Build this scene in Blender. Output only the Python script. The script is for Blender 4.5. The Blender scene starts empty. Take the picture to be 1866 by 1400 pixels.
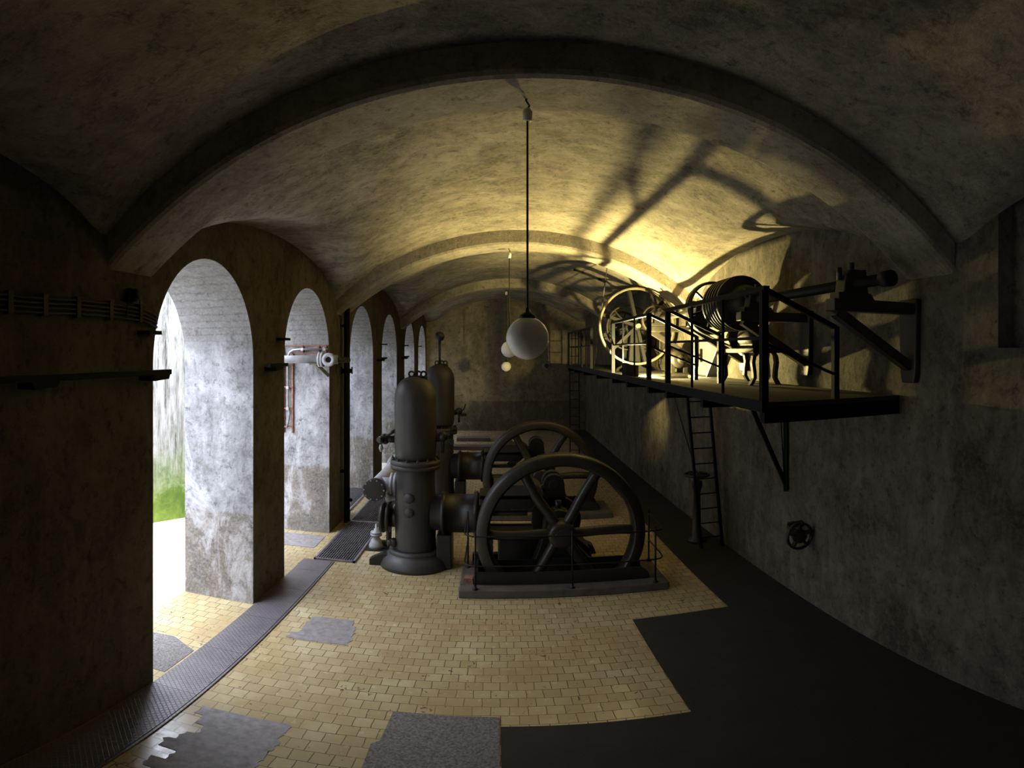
import bpy, math, random
from mathutils import Vector, Matrix

S = bpy.context.scene
COL = S.collection
PI = math.pi
rnd = random.Random(7)

# ------------------------------------------------------------------ camera, sky, exposure
PX = 1065.0                                   # the wide stitched lens: pixels per radian of an 1866 x 1400 frame
EYE = 3.0
cd = bpy.data.cameras.new('camera')
cam = bpy.data.objects.new('camera', cd)
COL.objects.link(cam)
S.camera = cam
cam.location = (0, 0, EYE)
cam.rotation_euler = (PI / 2, 0, 0)
cd.type = 'PANO'
cd.clip_end = 500
pano = cd if hasattr(cd, 'panorama_type') else cd.cycles
pano.panorama_type = 'EQUIRECTANGULAR'
pano.longitude_min = -904.5 / PX
pano.longitude_max = (1866 - 904.5) / PX
pano.latitude_min = -(1400 - 639) / PX
pano.latitude_max = 639 / PX

S.view_settings.view_transform = 'Standard'
S.view_settings.look = 'None'
S.view_settings.gamma = 1
S.view_settings.use_curve_mapping = False
S.view_settings.exposure = 0.0

W = bpy.data.worlds.new('overcast_sky')
S.world = W
W.use_nodes = True
bg = W.node_tree.nodes['Background']
bg.inputs[0].default_value = (0.78, 0.84, 1.0, 1)
_nt = W.node_tree                                 # overcast: the zenith is brighter than the horizon
_tc = _nt.nodes.new('ShaderNodeTexCoord')
_sx = _nt.nodes.new('ShaderNodeSeparateXYZ')
_mr = _nt.nodes.new('ShaderNodeMapRange')
_mr.inputs['From Min'].default_value = 0.1
_mr.inputs['From Max'].default_value = 1.0
_mr.inputs['To Min'].default_value = 5.0
_mr.inputs['To Max'].default_value = 22.0
_nt.links.new(_tc.outputs['Generated'], _sx.inputs[0])
_nt.links.new(_sx.outputs[2], _mr.inputs[0])
_nt.links.new(_mr.outputs[0], bg.inputs[1])
S.cycles.diffuse_bounces = 8
S.cycles.max_bounces = 12

LAMP = Vector((2.15, 8.95, 2.72))             # work lamp on the gallery
LAMP_STRENGTH = 39000.0

# ------------------------------------------------------------------ material helpers
def node(nt, t, **kw):
    n = nt.nodes.new(t)
    for k, v in kw.items():
        setattr(n, k, v)
    return n

def ramp(nt, fac, stops):
    r = node(nt, 'ShaderNodeValToRGB')
    e = r.color_ramp.elements
    while len(e) < len(stops):
        e.new(0.5)
    for i, (p, c) in enumerate(stops):
        e[i].position = p
        e[i].color = (*c, 1) if len(c) == 3 else c
    nt.links.new(fac, r.inputs[0])
    return r.outputs[0]

def mixc(nt, fac, a, b, mode='MIX'):
    m = node(nt, 'ShaderNodeMix', data_type='RGBA', blend_type=mode)
    for i, v in ((0, fac), (6, a), (7, b)):
        if hasattr(v, 'links') or hasattr(v, 'is_linked'):
            nt.links.new(v, m.inputs[i])
        elif i == 0:
            m.inputs[0].default_value = v
        else:
            m.inputs[i].default_value = (*v, 1)
    return m.outputs[2]

def math_(nt, op, a, b=0.0, clamp=False):
    m = node(nt, 'ShaderNodeMath', operation=op, use_clamp=clamp)
    for i, v in ((0, a), (1, b)):
        if hasattr(v, 'is_linked'):
            nt.links.new(v, m.inputs[i])
        else:
            m.inputs[i].default_value = v
    return m.outputs[0]

def noise(nt, co, scale, detail=6, rough=0.6, dist=0.0):
    n = node(nt, 'ShaderNodeTexNoise')
    n.inputs['Scale'].default_value = scale
    n.inputs['Detail'].default_value = detail
    n.inputs['Roughness'].default_value = rough
    n.inputs['Distortion'].default_value = dist
    nt.links.new(co, n.inputs['Vector'])
    return n.outputs['Fac']

def new_mat(name):
    m = bpy.data.materials.new(name)
    m.use_nodes = True
    nt = m.node_tree
    b = nt.nodes['Principled BSDF']
    geo = node(nt, 'ShaderNodeNewGeometry')
    return m, nt, b, geo.outputs['Position']

def bump(nt, b, h, strength, dist=0.02):
    n = node(nt, 'ShaderNodeBump')
    n.inputs['Strength'].default_value = strength
    n.inputs['Distance'].default_value = dist
    nt.links.new(h, n.inputs['Height'])
    nt.links.new(n.outputs[0], b.inputs['Normal'])

def plain(name, c, rough=0.5, metal=0.0, var=0.35, scale=9.0, bmp=0.15, spec=0.5, rust=0.0):
    m, nt, b, pos = new_mat(name)
    n1 = noise(nt, pos, scale)
    dark = tuple(x * (1 - var) for x in c)
    lite = tuple(min(1, x * (1 + var)) for x in c)
    col = ramp(nt, n1, [(0.3, dark), (0.7, lite)])
    if rust:
        n2 = noise(nt, pos, scale * 0.6, 8, 0.7)
        col = mixc(nt, ramp(nt, n2, [(0.55, (0, 0, 0)), (0.7, (rust,) * 3)]), col, (0.16, 0.06, 0.025))
    nt.links.new(col, b.inputs['Base Color'])
    b.inputs['Roughness'].default_value = rough
    b.inputs['Metallic'].default_value = metal
    b.inputs['Specular IOR Level'].default_value = spec
    if bmp:
        bump(nt, b, noise(nt, pos, scale * 6), bmp, 0.006)
    return m

def plaster(name, up_a, up_b, lo_a, lo_b, dado=1.12, bmp=0.5, courses=None, seed=0.0, streak=0.35):
    """limewash over old plaster: blotches, worn dark flakes, a browner dado below"""
    m, nt, b, pos = new_mat(name)
    mp = node(nt, 'ShaderNodeMapping')
    mp.inputs['Location'].default_value = (seed, seed * 1.7, seed * .6)
    nt.links.new(pos, mp.inputs[0])
    p = mp.outputs[0]
    big = noise(nt, p, 0.9, 8, 0.62, 0.4)
    mid = noise(nt, p, 5.0, 9, 0.72, 0.6)
    fine = noise(nt, p, 30.0, 6, 0.7)
    mixf = math_(nt, 'ADD', math_(nt, 'MULTIPLY', big, 0.55), math_(nt, 'MULTIPLY', mid, 0.45))
    up = ramp(nt, mixf, [(0.40, up_a), (0.60, up_b)])
    lo = ramp(nt, mixf, [(0.36, lo_a), (0.62, lo_b)])
    sx = node(nt, 'ShaderNodeSeparateXYZ')
    nt.links.new(pos, sx.inputs[0])
    z = math_(nt, 'ADD', sx.outputs[2], math_(nt, 'MULTIPLY', math_(nt, 'SUBTRACT', mid, 0.5), 0.22))
    f = node(nt, 'ShaderNodeMapRange')
    f.inputs['From Min'].default_value = dado - 0.03
    f.inputs['From Max'].default_value = dado + 0.03
    nt.links.new(z, f.inputs[0])
    col = mixc(nt, f.outputs[0], lo, up)
    ms = node(nt, 'ShaderNodeMapping')
    ms.inputs['Scale'].default_value = (2.2, 2.2, 0.8)
    nt.links.new(p, ms.inputs[0])
    run = noise(nt, ms.outputs[0], 1.3, 9, 0.75, 0.8)
    col = mixc(nt, ramp(nt, run, [(0.50, (0, 0, 0)), (0.68, (streak,) * 3)]), col, tuple(min(1, x * 1.55) for x in up_b))
    col = mixc(nt, ramp(nt, run, [(0.30, (streak,) * 3), (0.46, (0, 0, 0))]), col, tuple(x * 0.55 for x in up_a))
    if courses:
        wv = node(nt, 'ShaderNodeTexWave', wave_type='BANDS', bands_direction='Z', wave_profile='SIN')
        wv.inputs['Scale'].default_value = courses
        wv.inputs['Distortion'].default_value = 2.2
        wv.inputs['Detail'].default_value = 4
        wv.inputs['Detail Scale'].default_value = 2.5
        nt.links.new(pos, wv.inputs['Vector'])
        g = node(nt, 'ShaderNodeMapRange')
        g.inputs['From Min'].default_value = 3.0
        g.inputs['From Max'].default_value = 3.16
        nt.links.new(z, g.inputs[0])
        bare = mixc(nt, ramp(nt, mixf, [(0.38, (0.25,) * 3), (0.6, (0.95,) * 3)]), tuple(x * 0.80 for x in up_b), tuple(c * k for c, k in zip(up_a, (0.95, 0.85, 0.72))))
        lines = ramp(nt, wv.outputs['Fac'], [(0.78, (0, 0, 0)), (0.96, (0.38, 0.38, 0.38))])
        bare = mixc(nt, lines, bare, tuple(x * 0.35 for x in up_a))
        col = mixc(nt, math_(nt, 'MULTIPLY', g.outputs[0], 0.75), col, bare)
    flakes = ramp(nt, noise(nt, p, 9.0, 10, 0.8, 0.3), [(0.53, (0, 0, 0)), (0.64, (0.75, 0.75, 0.75))])
    col = mixc(nt, flakes, col, tuple(x * 0.42 for x in up_a))
    col = mixc(nt, ramp(nt, fine, [(0.45, (0, 0, 0)), (0.75, (0.35,) * 3)]), col, tuple(min(1, x * 1.25) for x in up_b))
    h = math_(nt, 'ADD', math_(nt, 'MULTIPLY', mid, 0.7), math_(nt, 'MULTIPLY', fine, 0.3))
    nt.links.new(col, b.inputs['Base Color'])
    b.inputs['Roughness'].default_value = 0.92
    b.inputs['Specular IOR Level'].default_value = 0.15
    bump(nt, b, h, bmp, 0.04)
    return m

M = {}
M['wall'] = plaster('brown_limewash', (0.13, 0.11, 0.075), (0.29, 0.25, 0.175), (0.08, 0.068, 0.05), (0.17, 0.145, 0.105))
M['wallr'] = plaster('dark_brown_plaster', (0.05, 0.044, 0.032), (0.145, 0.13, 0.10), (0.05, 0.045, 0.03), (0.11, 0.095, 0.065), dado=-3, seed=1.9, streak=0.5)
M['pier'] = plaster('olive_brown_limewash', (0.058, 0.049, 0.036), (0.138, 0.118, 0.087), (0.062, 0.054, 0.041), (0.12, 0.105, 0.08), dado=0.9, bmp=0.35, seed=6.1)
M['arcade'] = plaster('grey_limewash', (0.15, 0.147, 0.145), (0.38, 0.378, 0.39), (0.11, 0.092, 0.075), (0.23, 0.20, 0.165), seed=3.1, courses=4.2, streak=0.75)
M['vault'] = plaster('vault_plaster', (0.115, 0.102, 0.078), (0.31, 0.278, 0.215), (0.2, 0.18, 0.13), (0.4, 0.36, 0.27), bmp=0.9, seed=8.3)
M['rib'] = plaster('rib_plaster', (0.18, 0.16, 0.12), (0.32, 0.288, 0.225), (0.2, 0.18, 0.13), (0.4, 0.36, 0.27), bmp=0.6, seed=5.3)
M['iron'] = plain('black_cast_iron', (0.017, 0.015, 0.013), 0.45, 0.0, 0.4, 6)
M['wheel'] = plain('worn_cast_iron', (0.022, 0.018, 0.013), 0.42, 0.0, 0.45, 5, rust=0.25)
M['vessel'] = plain('grey_black_paint', (0.038, 0.034, 0.031), 0.5, 0.0, 0.2, 3, bmp=0.06)
M['pipe'] = plain('light_grey_pipe_paint', (0.36, 0.36, 0.38), 0.42, 0.0, 0.2, 8)
M['rail'] = plain('blue_black_paint', (0.0030, 0.0042, 0.0072), 0.6, 0.0, 0.3, 12, bmp=0.05, spec=0.12)
M['gear'] = plain('olive_grey_iron', (0.12, 0.10, 0.065), 0.42, 0.0, 0.35, 9, rust=0.2)
M['geardark'] = plain('dark_iron', (0.012, 0.011, 0.0085), 0.5, 0.0, 0.35, 9, spec=0.2)
M['bench'] = plain('olive_black_iron', (0.022, 0.018, 0.011), 0.55, 0.0, 0.35, 9, rust=0.1, spec=0.15)
M['belt'] = plain('leather', (0.045, 0.036, 0.026), 0.6, 0.0, 0.3, 14)
M['rust'] = plain('rusty_angle_steel', (0.22, 0.10, 0.06), 0.8, 0.0, 0.5, 18)
M['black'] = plain('black_paint', (0.0045, 0.0045, 0.0045), 0.6, 0.0, 0.3, 15, spec=0.15)
M['cable'] = plain('black_rubber', (0.018, 0.015, 0.013), 0.6, 0.0, 0.3, 20)
M['kerb'] = plain('oil_stained_kerb', (0.085, 0.068, 0.055), 0.7, 0.0, 0.35, 6)
M['deck'] = plain('dark_deck_boards', (0.022, 0.017, 0.011), 0.75, 0.0, 0.45, 4)
M['board'] = plain('blue_grey_board', (0.30, 0.33, 0.38), 0.6, 0.0, 0.15, 6)
M['steel'] = plain('galvanised_steel', (0.34, 0.33, 0.34), 0.35, 0.7, 0.25, 14)
M['bars'] = plain('worn_grating_steel', (0.20, 0.19, 0.20), 0.4, 0.4, 0.25, 14)
M['porcelain'] = plain('porcelain', (0.55, 0.52, 0.45), 0.3, 0.0, 0.15, 12, bmp=0)
M['concrete'] = plain('grey_concrete', (0.23, 0.21, 0.205), 0.75, 0.0, 0.3, 14, bmp=0.4)
M['roughcon'] = plain('pebbly_concrete', (0.19, 0.175, 0.16), 0.9, 0.0, 0.6, 55, bmp=1.0)
M['ground'] = plain('pale_yard_paving', (0.62, 0.58, 0.50), 0.9, 0.0, 0.15, 3)

def globe_mat():
    m, nt, b, pos = new_mat('opal_glass')
    b.inputs['Base Color'].default_value = (0.92, 0.90, 0.86, 1)
    b.inputs['Roughness'].default_value = 0.08
    b.inputs['Subsurface Weight'].default_value = 1.0
    b.inputs['Subsurface Radius'].default_value = (0.25, 0.25, 0.25)
    return m
M['opal'] = globe_mat()

def tile_mat():
    m, nt, b, pos = new_mat('yellow_clinker_tiles')
    mp = node(nt, 'ShaderNodeMapping')
    mp.inputs['Location'].default_value = (0.03, 0.02, 0)
    nt.links.new(pos, mp.inputs[0])
    nz = node(nt, 'ShaderNodeTexNoise')
    nz.inputs['Scale'].default_value = 7.0
    nt.links.new(pos, nz.inputs['Vector'])
    mv = node(nt, 'ShaderNodeVectorMath', operation='MULTIPLY_ADD')
    nt.links.new(nz.outputs['Color'], mv.inputs[0])
    mv.inputs[1].default_value = (0.02, 0.02, 0)
    nt.links.new(mp.outputs[0], mv.inputs[2])
    br = node(nt, 'ShaderNodeTexBrick', offset=0.5)
    nt.links.new(mv.outputs[0], br.inputs['Vector'])
    br.inputs['Scale'].default_value = 1.0
    br.inputs['Brick Width'].default_value = TILE
    br.inputs['Row Height'].default_value = TILE
    br.inputs['Mortar Size'].default_value = 0.0036
    br.inputs['Mortar Smooth'].default_value = 0.2
    br.inputs['Bias'].default_value = 0.0
    br.inputs['Color1'].default_value = (0.39, 0.315, 0.165, 1)
    br.inputs['Color2'].default_value = (0.49, 0.41, 0.235, 1)
    br.inputs['Mortar'].default_value = (0.07, 0.055, 0.035, 1)
    wear = noise(nt, pos, 1.6, 8, 0.65)
    col = mixc(nt, ramp(nt, wear, [(0.38, (0, 0, 0)), (0.66, (0.75,) * 3)]), br.outputs['Color'], (0.33, 0.235, 0.11))
    chips = ramp(nt, noise(nt, pos, 11.0, 3, 0.6, 1.5), [(0.665, (0, 0, 0)), (0.69, (0.85,) * 3)])
    col = mixc(nt, chips, col, (0.09, 0.07, 0.05))
    nt.links.new(col, b.inputs['Base Color'])
    rg = ramp(nt, noise(nt, pos, 14.0, 4), [(0.3, (0.10,) * 3), (0.7, (0.30,) * 3)])
    nt.links.new(rg, b.inputs['Roughness'])
    b.inputs['Specular IOR Level'].default_value = 0.45
    h = math_(nt, 'SUBTRACT', math_(nt, 'MULTIPLY', noise(nt, pos, 5.0, 3), 0.25), br.outputs['Fac'])
    bump(nt, b, h, 0.28, 0.006)
    return m
TILE = 0.135
M['tiles'] = tile_mat()

def asphalt_mat():
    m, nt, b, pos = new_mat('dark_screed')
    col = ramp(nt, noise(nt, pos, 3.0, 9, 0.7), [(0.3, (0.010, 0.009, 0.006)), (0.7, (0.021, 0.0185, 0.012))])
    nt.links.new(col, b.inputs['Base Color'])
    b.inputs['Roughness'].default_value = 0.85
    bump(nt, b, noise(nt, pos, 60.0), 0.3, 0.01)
    return m
M['screed'] = asphalt_mat()

def chequer_mat():
    m, nt, b, pos = new_mat('chequer_plate_steel')
    mp = node(nt, 'ShaderNodeMapping')
    mp.inputs['Rotation'].default_value = (0, 0, PI / 4)
    mp.inputs['Scale'].default_value = (28, 28, 28)
    nt.links.new(pos, mp.inputs[0])
    v = node(nt, 'ShaderNodeTexVoronoi', feature='F1', distance='CHEBYCHEV')
    v.inputs['Randomness'].default_value = 0.0
    v.inputs['Scale'].default_value = 1.0
    nt.links.new(mp.outputs[0], v.inputs['Vector'])
    f = ramp(nt, v.outputs['Distance'], [(0.30, (1, 1, 1)), (0.46, (0, 0, 0))])
    base = ramp(nt, noise(nt, pos, 4.0, 8, .7), [(0.3, (0.085, 0.075, 0.078)), (0.7, (0.165, 0.148, 0.152))])
    col = mixc(nt, math_(nt, 'MULTIPLY', f, 0.45), base, (0.27, 0.25, 0.255))
    nt.links.new(col, b.inputs['Base Color'])
    b.inputs['Roughness'].default_value = 0.42
    b.inputs['Metallic'].default_value = 0.35
    bump(nt, b, f, 0.6, 0.004)
    return m
M['chequer'] = chequer_mat()

def moss_mat():
    m, nt, b, pos = new_mat('mossy_limewashed_rubble')
    sx = node(nt, 'ShaderNodeSeparateXYZ')
    nt.links.new(pos, sx.inputs[0])
    n1 = noise(nt, pos, 2.2, 9, 0.7, 0.5)
    mp = node(nt, 'ShaderNodeMapping')
    mp.inputs['Scale'].default_value = (9, 9, 1.2)
    nt.links.new(pos, mp.inputs[0])
    streak = noise(nt, mp.outputs[0], 1.0, 9, 0.75, 0.3)
    base = ramp(nt, streak, [(0.34, (0.06, 0.055, 0.045)), (0.45, (0.34, 0.33, 0.29)), (0.58, (0.60, 0.59, 0.56))])
    mossy = ramp(nt, n1, [(0.35, (0.10, 0.17, 0.02)), (0.7, (0.32, 0.42, 0.06))])
    h = math_(nt, 'ADD', sx.outputs[2], math_(nt, 'MULTIPLY', math_(nt, 'SUBTRACT', n1, 0.5), 2.2))
    f = node(nt, 'ShaderNodeMapRange')
    f.inputs['From Min'].default_value = 1.5
    f.inputs['From Max'].default_value = 0.35
    nt.links.new(h, f.inputs[0])
    col = mixc(nt, f.outputs[0], base, mossy)
    nt.links.new(col, b.inputs['Base Color'])
    b.inputs['Roughness'].default_value = 0.95
    bump(nt, b, streak, 0.8, 0.05)
    return m
M['moss'] = moss_mat()

def glow_mat():
    m, nt, b, pos = new_mat('lit_bulb')
    b.inputs['Base Color'].default_value = (1, 0.9, 0.7, 1)
    b.inputs['Emission Color'].default_value = (1.0, 0.80, 0.31, 1)
    b.inputs['Emission Strength'].default_value = LAMP_STRENGTH
    return m
M['glow'] = glow_mat()

# ------------------------------------------------------------------ mesh builder
ORG = {}

def frame(d):
    d = Vector(d).normalized()
    u = d.orthogonal().normalized() if abs(d.z) > 0.99 or abs(d.z) < 1e-6 and False else (Vector((0, 0, 1)).cross(d) if abs(d.z) < 0.99 else Vector((1, 0, 0)))
    u.normalize()
    v = d.cross(u)
    return d, u, v

class MB:
    def __init__(self):
        self.v, self.f, self.s = [], [], []

    def add(self, vs, fs, smooth=False):
        o = len(self.v)
        self.v += [tuple(x) for x in vs]
        self.f += [tuple(i + o for i in f) for f in fs]
        self.s += [smooth] * len(fs)
        return self

    def box(self, a, b):
        (x0, y0, z0), (x1, y1, z1) = [(min(p, q)) for p, q in zip(a, b)], [(max(p, q)) for p, q in zip(a, b)]
        vs = [(x0, y0, z0), (x1, y0, z0), (x1, y1, z0), (x0, y1, z0), (x0, y0, z1), (x1, y0, z1), (x1, y1, z1), (x0, y1, z1)]
        return self.add(vs, [(0, 3, 2, 1), (4, 5, 6, 7), (0, 1, 5, 4), (1, 2, 6, 5), (2, 3, 7, 6), (3, 0, 4, 7)])

    def bar(self, p, q, w, h, up=None):
        """rectangular bar from p to q, w across, h along its upright"""
        p, q = Vector(p), Vector(q)
        d, u, v = frame(q - p)
        if up is not None:
            u = Vector(up).cross(d).normalized()
            v = d.cross(u)
        vs = []
        for c in (p, q):
            for a, b in ((-1, -1), (1, -1), (1, 1), (-1, 1)):
                vs.append(c + u * (a * w / 2) + v * (b * h / 2))
        return self.add(vs, [(0, 3, 2, 1), (4, 5, 6, 7), (0, 1, 5, 4), (1, 2, 6, 5), (2, 3, 7, 6), (3, 0, 4, 7)])

    def lathe(self, origin, axis, prof, n=32, caps=True):
        """prof: (distance along the axis, radius)"""
        o = Vector(origin)
        d, u, v = frame(axis)
        vs, fs = [], []
        for t, r in prof:
            for k in range(n):
                a = 2 * PI * k / n
                vs.append(o + d * t + (u * math.cos(a) + v * math.sin(a)) * r)
        for i in range(len(prof) - 1):
            for k in range(n):
                k2 = (k + 1) % n
                fs.append((i * n + k, i * n + k2, (i + 1) * n + k2, (i + 1) * n + k))
        self.add(vs, fs, True)
        if caps:
            m = len(self.v) - len(vs)
            for i, rev in ((0, True), (len(prof) - 1, False)):
                if prof[i][1] > 1e-5:
                    idx = [m + i * n + k for k in range(n)]
                    self.f.append(tuple(reversed(idx)) if rev else tuple(idx))
                    self.s.append(False)
        return self

    def cyl(self, p, q, r, n=20):
        p, q = Vector(p), Vector(q)
        return self.lathe(p, q - p, [(0, r), ((q - p).length, r)], n)

    def ring(self, origin, axis, r0, r1, w, n=48):
        """flat-sided ring (rim), inner radius r0, outer r1, axial width w centred on origin"""
        p = [(-w / 2, r0), (-w / 2, r1), (w / 2, r1), (w / 2, r0), (-w / 2, r0)]
        b = min(w, r1 - r0) * 0.18
        p = [(-w / 2, r0 + b), (-w / 2, r1 - b), (-w / 2 + b, r1), (w / 2 - b, r1), (w / 2, r1 - b), (w / 2, r0 + b), (w / 2 - b, r0), (-w / 2 + b, r0), (-w / 2, r0 + b)]
        return self.lathe(origin, axis, p, n, caps=False)

    def ball(self, c, r, n=24, sq=1.0):
        m = n // 2
        return self.lathe(c, (0, 0, 1), [(-r * math.cos(PI * i / m) * sq, max(1e-6, r * math.sin(PI * i / m))) for i in range(m + 1)], n, caps=False)

    def tube(self, pts, r, n=10):
        pts = [Vector(p) for p in pts]
        vs, fs = [], []
        prev = None
        for i, p in enumerate(pts):
            d = (pts[min(i + 1, len(pts) - 1)] - pts[max(i - 1, 0)]).normalized()
            if prev is None:
                _, u, v = frame(d)
            else:
                u = (prev - d * prev.dot(d)).normalized()
                v = d.cross(u)
            prev = u
            for k in range(n):
                a = 2 * PI * k / n
                vs.append(p + (u * math.cos(a) + v * math.sin(a)) * r)
        for i in range(len(pts) - 1):
            for k in range(n):
                k2 = (k + 1) % n
                fs.append((i * n + k, i * n + k2, (i + 1) * n + k2, (i + 1) * n + k))
        self.add(vs, fs, True)
        o = len(self.v) - len(vs)
        self.f.append(tuple(o + k for k in reversed(range(n))))
        self.f.append(tuple(o + (len(pts) - 1) * n + k for k in range(n)))
        self.s += [False, False]
        return self

    def prism(self, poly, axis, t0, t1):
        """extrude a 2-D polygon along x, y or z between t0 and t1"""
        def mk(a, b, t):
            return {'x': (t, a, b), 'y': (a, t, b), 'z': (a, b, t)}[axis]
        n = len(poly)
        vs = [mk(a, b, t0) for a, b in poly] + [mk(a, b, t1) for a, b in poly]
        fs = [tuple(reversed(range(n))), tuple(range(n, 2 * n))]
        fs += [(i, (i + 1) % n, n + (i + 1) % n, n + i) for i in range(n)]
        return self.add(vs, fs)

    def build(self, name, mat, parent=None, at=None, bevel=0.0):
        me = bpy.data.meshes.new(name)
        off = Vector(at) if at is not None else (ORG[parent.name] if parent is not None else Vector((0, 0, 0)))
        me.from_pydata([tuple(Vector(v) - off) for v in self.v], [], self.f)
        me.polygons.foreach_set('use_smooth', self.s)
        me.validate()
        import bmesh
        bm = bmesh.new()
        bm.from_mesh(me)
        bmesh.ops.recalc_face_normals(bm, faces=bm.faces)
        bm.to_mesh(me)
        bm.free()
        me.materials.append(mat)
        o = bpy.data.objects.new(name, me)
        COL.objects.link(o)
        if parent is not None:
            o.parent = parent
            ORG[o.name] = ORG[parent.name]
        else:
            o.location = off
            ORG[o.name] = off.copy()
        if bevel:
            md = o.modifiers.new('bevel', 'BEVEL')
            md.width = bevel
            md.segments = 2
            md.limit_method = 'ANGLE'
        return o

def tag(o, label, cat, group=None, kind=None):
    o['label'] = label
    o['category'] = cat
    if group:
        o['group'] = group
    if kind:
        o['kind'] = kind
    return o

def thing(name, loc, label, cat, group=None):
    o = bpy.data.objects.new(name, None)
    o.empty_display_size = 0.1
    COL.objects.link(o)
    o.location = loc
    ORG[o.name] = Vector(loc)
    return tag(o, label, cat, group)

def struct(o, label=None):
    o['kind'] = 'structure'
    if label:
        o['label'] = label
    return o

def copy_tree(o, parent=None):
    c = o.copy()
    COL.objects.link(c)
    if parent is not None:
        c.parent = parent
    for ch in [x for x in bpy.data.objects if x.parent == o]:
        copy_tree(ch, c)
    return c

# ------------------------------------------------------------------ the hall
XL, XR = -2.616, 3.324            # inner faces of the arcade and of the right wall
XO = -3.49                        # outer face of the arcade
Y0, YB = -2.6, 21.7               # end walls
CX = 0.37                         # crown line of the vault
RV = 4.57
ZV = EYE + 1.955                  # crown of the vault
ZR = EYE + 1.706                  # crown of the ribs' soffit
RIBS = [(3.33, 3.95), (9.32, 10.0), (15.75, 16.4)]
BAYS = [(-2.7, 3.33), (3.95, 9.32), (10.0, 15.75), (16.4, 22.2)]

def arc(x, zc, r=RV):
    return zc - r + math.sqrt(r * r - (x - CX) ** 2)

def vault_z(x, y):
    zb = arc(x, ZV)
    zl = 0
    for a, b in BAYS:
        if a - 0.01 <= y <= b + 0.01:
            m, h = (a + b) / 2, (b - a) / 2
            t = min(1, abs(y - m) / h)
            zl = EYE + 0.62 + 0.80 * math.sqrt(max(0, 1 - t * t))
    k = 0.09                       # soft groin
    d = zl - zb
    s = max(k - abs(d), 0) / k
    return max(zb, zl) + s * s * k / 4

nx, ny = 64, 220
mb = MB()
vs, fs = [], []
for j in range(ny + 1):
    y = Y0 + (YB - Y0) * j / ny
    for i in range(nx + 1):
        x = XL + (XR - XL) * i / nx
        vs.append((x, y, vault_z(x, y)))
for j in range(ny):
    for i in range(nx):
        a = j * (nx + 1) + i
        fs.append((a, a + 1, a + nx + 2, a + nx + 1))
mb.add(vs, fs, True)
mb.box((XO - 0.05, Y0 - 0.3, 5.0), (XR + 0.4, YB + 0.3, 5.4))
struct(mb.build('ceiling', M['vault']), 'mottled plaster barrel vault with lunettes between the ribs')

for i, (a, b) in enumerate(RIBS):
    mb = MB()
    n = 60
    c = 0.05
    prof = [(a, 0.26), (a, c), (a + c * .35, c * .35), (a + c, 0), (b - c, 0), (b - c * .35, c * .35), (b, c), (b, 0.26)]
    vs, fs = [], []
    for k in range(n + 1):
        x = XL + (XR - XL) * k / n
        z = arc(x, ZR)
        for y, dz in prof:
            vs.append((x, y, z + dz))
    m = len(prof)
    for k in range(n):
        for j in range(m):
            fs.append((k * m + j, k * m + (j + 1) % m, (k + 1) * m + (j + 1) % m, (k + 1) * m + j))
    fs += [tuple(range(m)), tuple(n * m + j for j in range(m))]
    mb.add(vs, fs)
    struct(mb.build('trim_%d' % (i + 1), M['rib']), 'plaster arch rib across the vault')

# black strip on the second-bay vault, standing in for a slot's dark
mb = MB()
for k in range(8):
    x0, x1 = 1.65 + .71 * k / 8, 1.65 + .71 * (k + 1) / 8
    z0, z1 = vault_z(x0, 12.4), vault_z(x1, 12.4)
    mb.bar((x0, 12.4, z0), (x1, 12.4, z1), .10, .03, up=(0, 1, 0))
struct(mb.build('trim_5', M['black']), 'narrow black strip, for the dark of a slot, across the vault beyond the second rib')

# arcade with six round-headed openings and an added unseen one
ARCH = [(-2.0, -1.0), (3.93, 5.92), (6.89, 8.90), (10.22, 12.21), (13.18, 15.19), (16.5, 18.5), (19.47, 21.45)]  # first one, behind the camera, is added to brighten near ribs and globe
SPR, ZT = EYE - 0.12, 5.05

def arcade():
    mb = MB()
    prev = Y0 - 0.3
    xs = (XL, XO)
    for a, b in ARCH + [(None, None)]:
        end = a if a is not None else YB + 0.3
        mb.box((XO, prev, -0.3), (XL, end, ZT))
        if a is None:
            break
        c, r = (a + b) / 2, (b - a) / 2
        n = 28
        pts = [(c - r * math.cos(PI * k / n), SPR + r * math.sin(PI * k / n)) for k in range(n + 1)]
        vs, fs = [], []
        for y, z in pts:
            vs += [(xs[0], y, z), (xs[0], y, ZT), (xs[1], y, z), (xs[1], y, ZT)]
        for k in range(n):
            o, p = 4 * k, 4 * k + 4
            fs += [(o, p, p + 1, o + 1), (o + 2, o + 3, p + 3, p + 2), (o, o + 2, p + 2, p), (o + 1, p + 1, p + 3, o + 3)]
        mb.add(vs, fs)
        prev = b
    return mb
wl = arcade().build('wall_left', M['arcade'])
import bmesh
bm = bmesh.new()
bm.from_mesh(wl.data)
bmesh.ops.remove_doubles(bm, verts=bm.verts, dist=0.0005)
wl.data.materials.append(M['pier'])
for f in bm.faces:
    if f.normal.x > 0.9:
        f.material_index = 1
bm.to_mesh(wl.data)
bm.free()
md = wl.modifiers.new('worn_edges', 'BEVEL')
md.width = 0.035
md.segments = 3
md.limit_method = 'ANGLE'
md.angle_limit = math.radians(60)
struct(wl, 'limewashed arcade wall with six round-headed openings to the yard and one added out of view')

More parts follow.
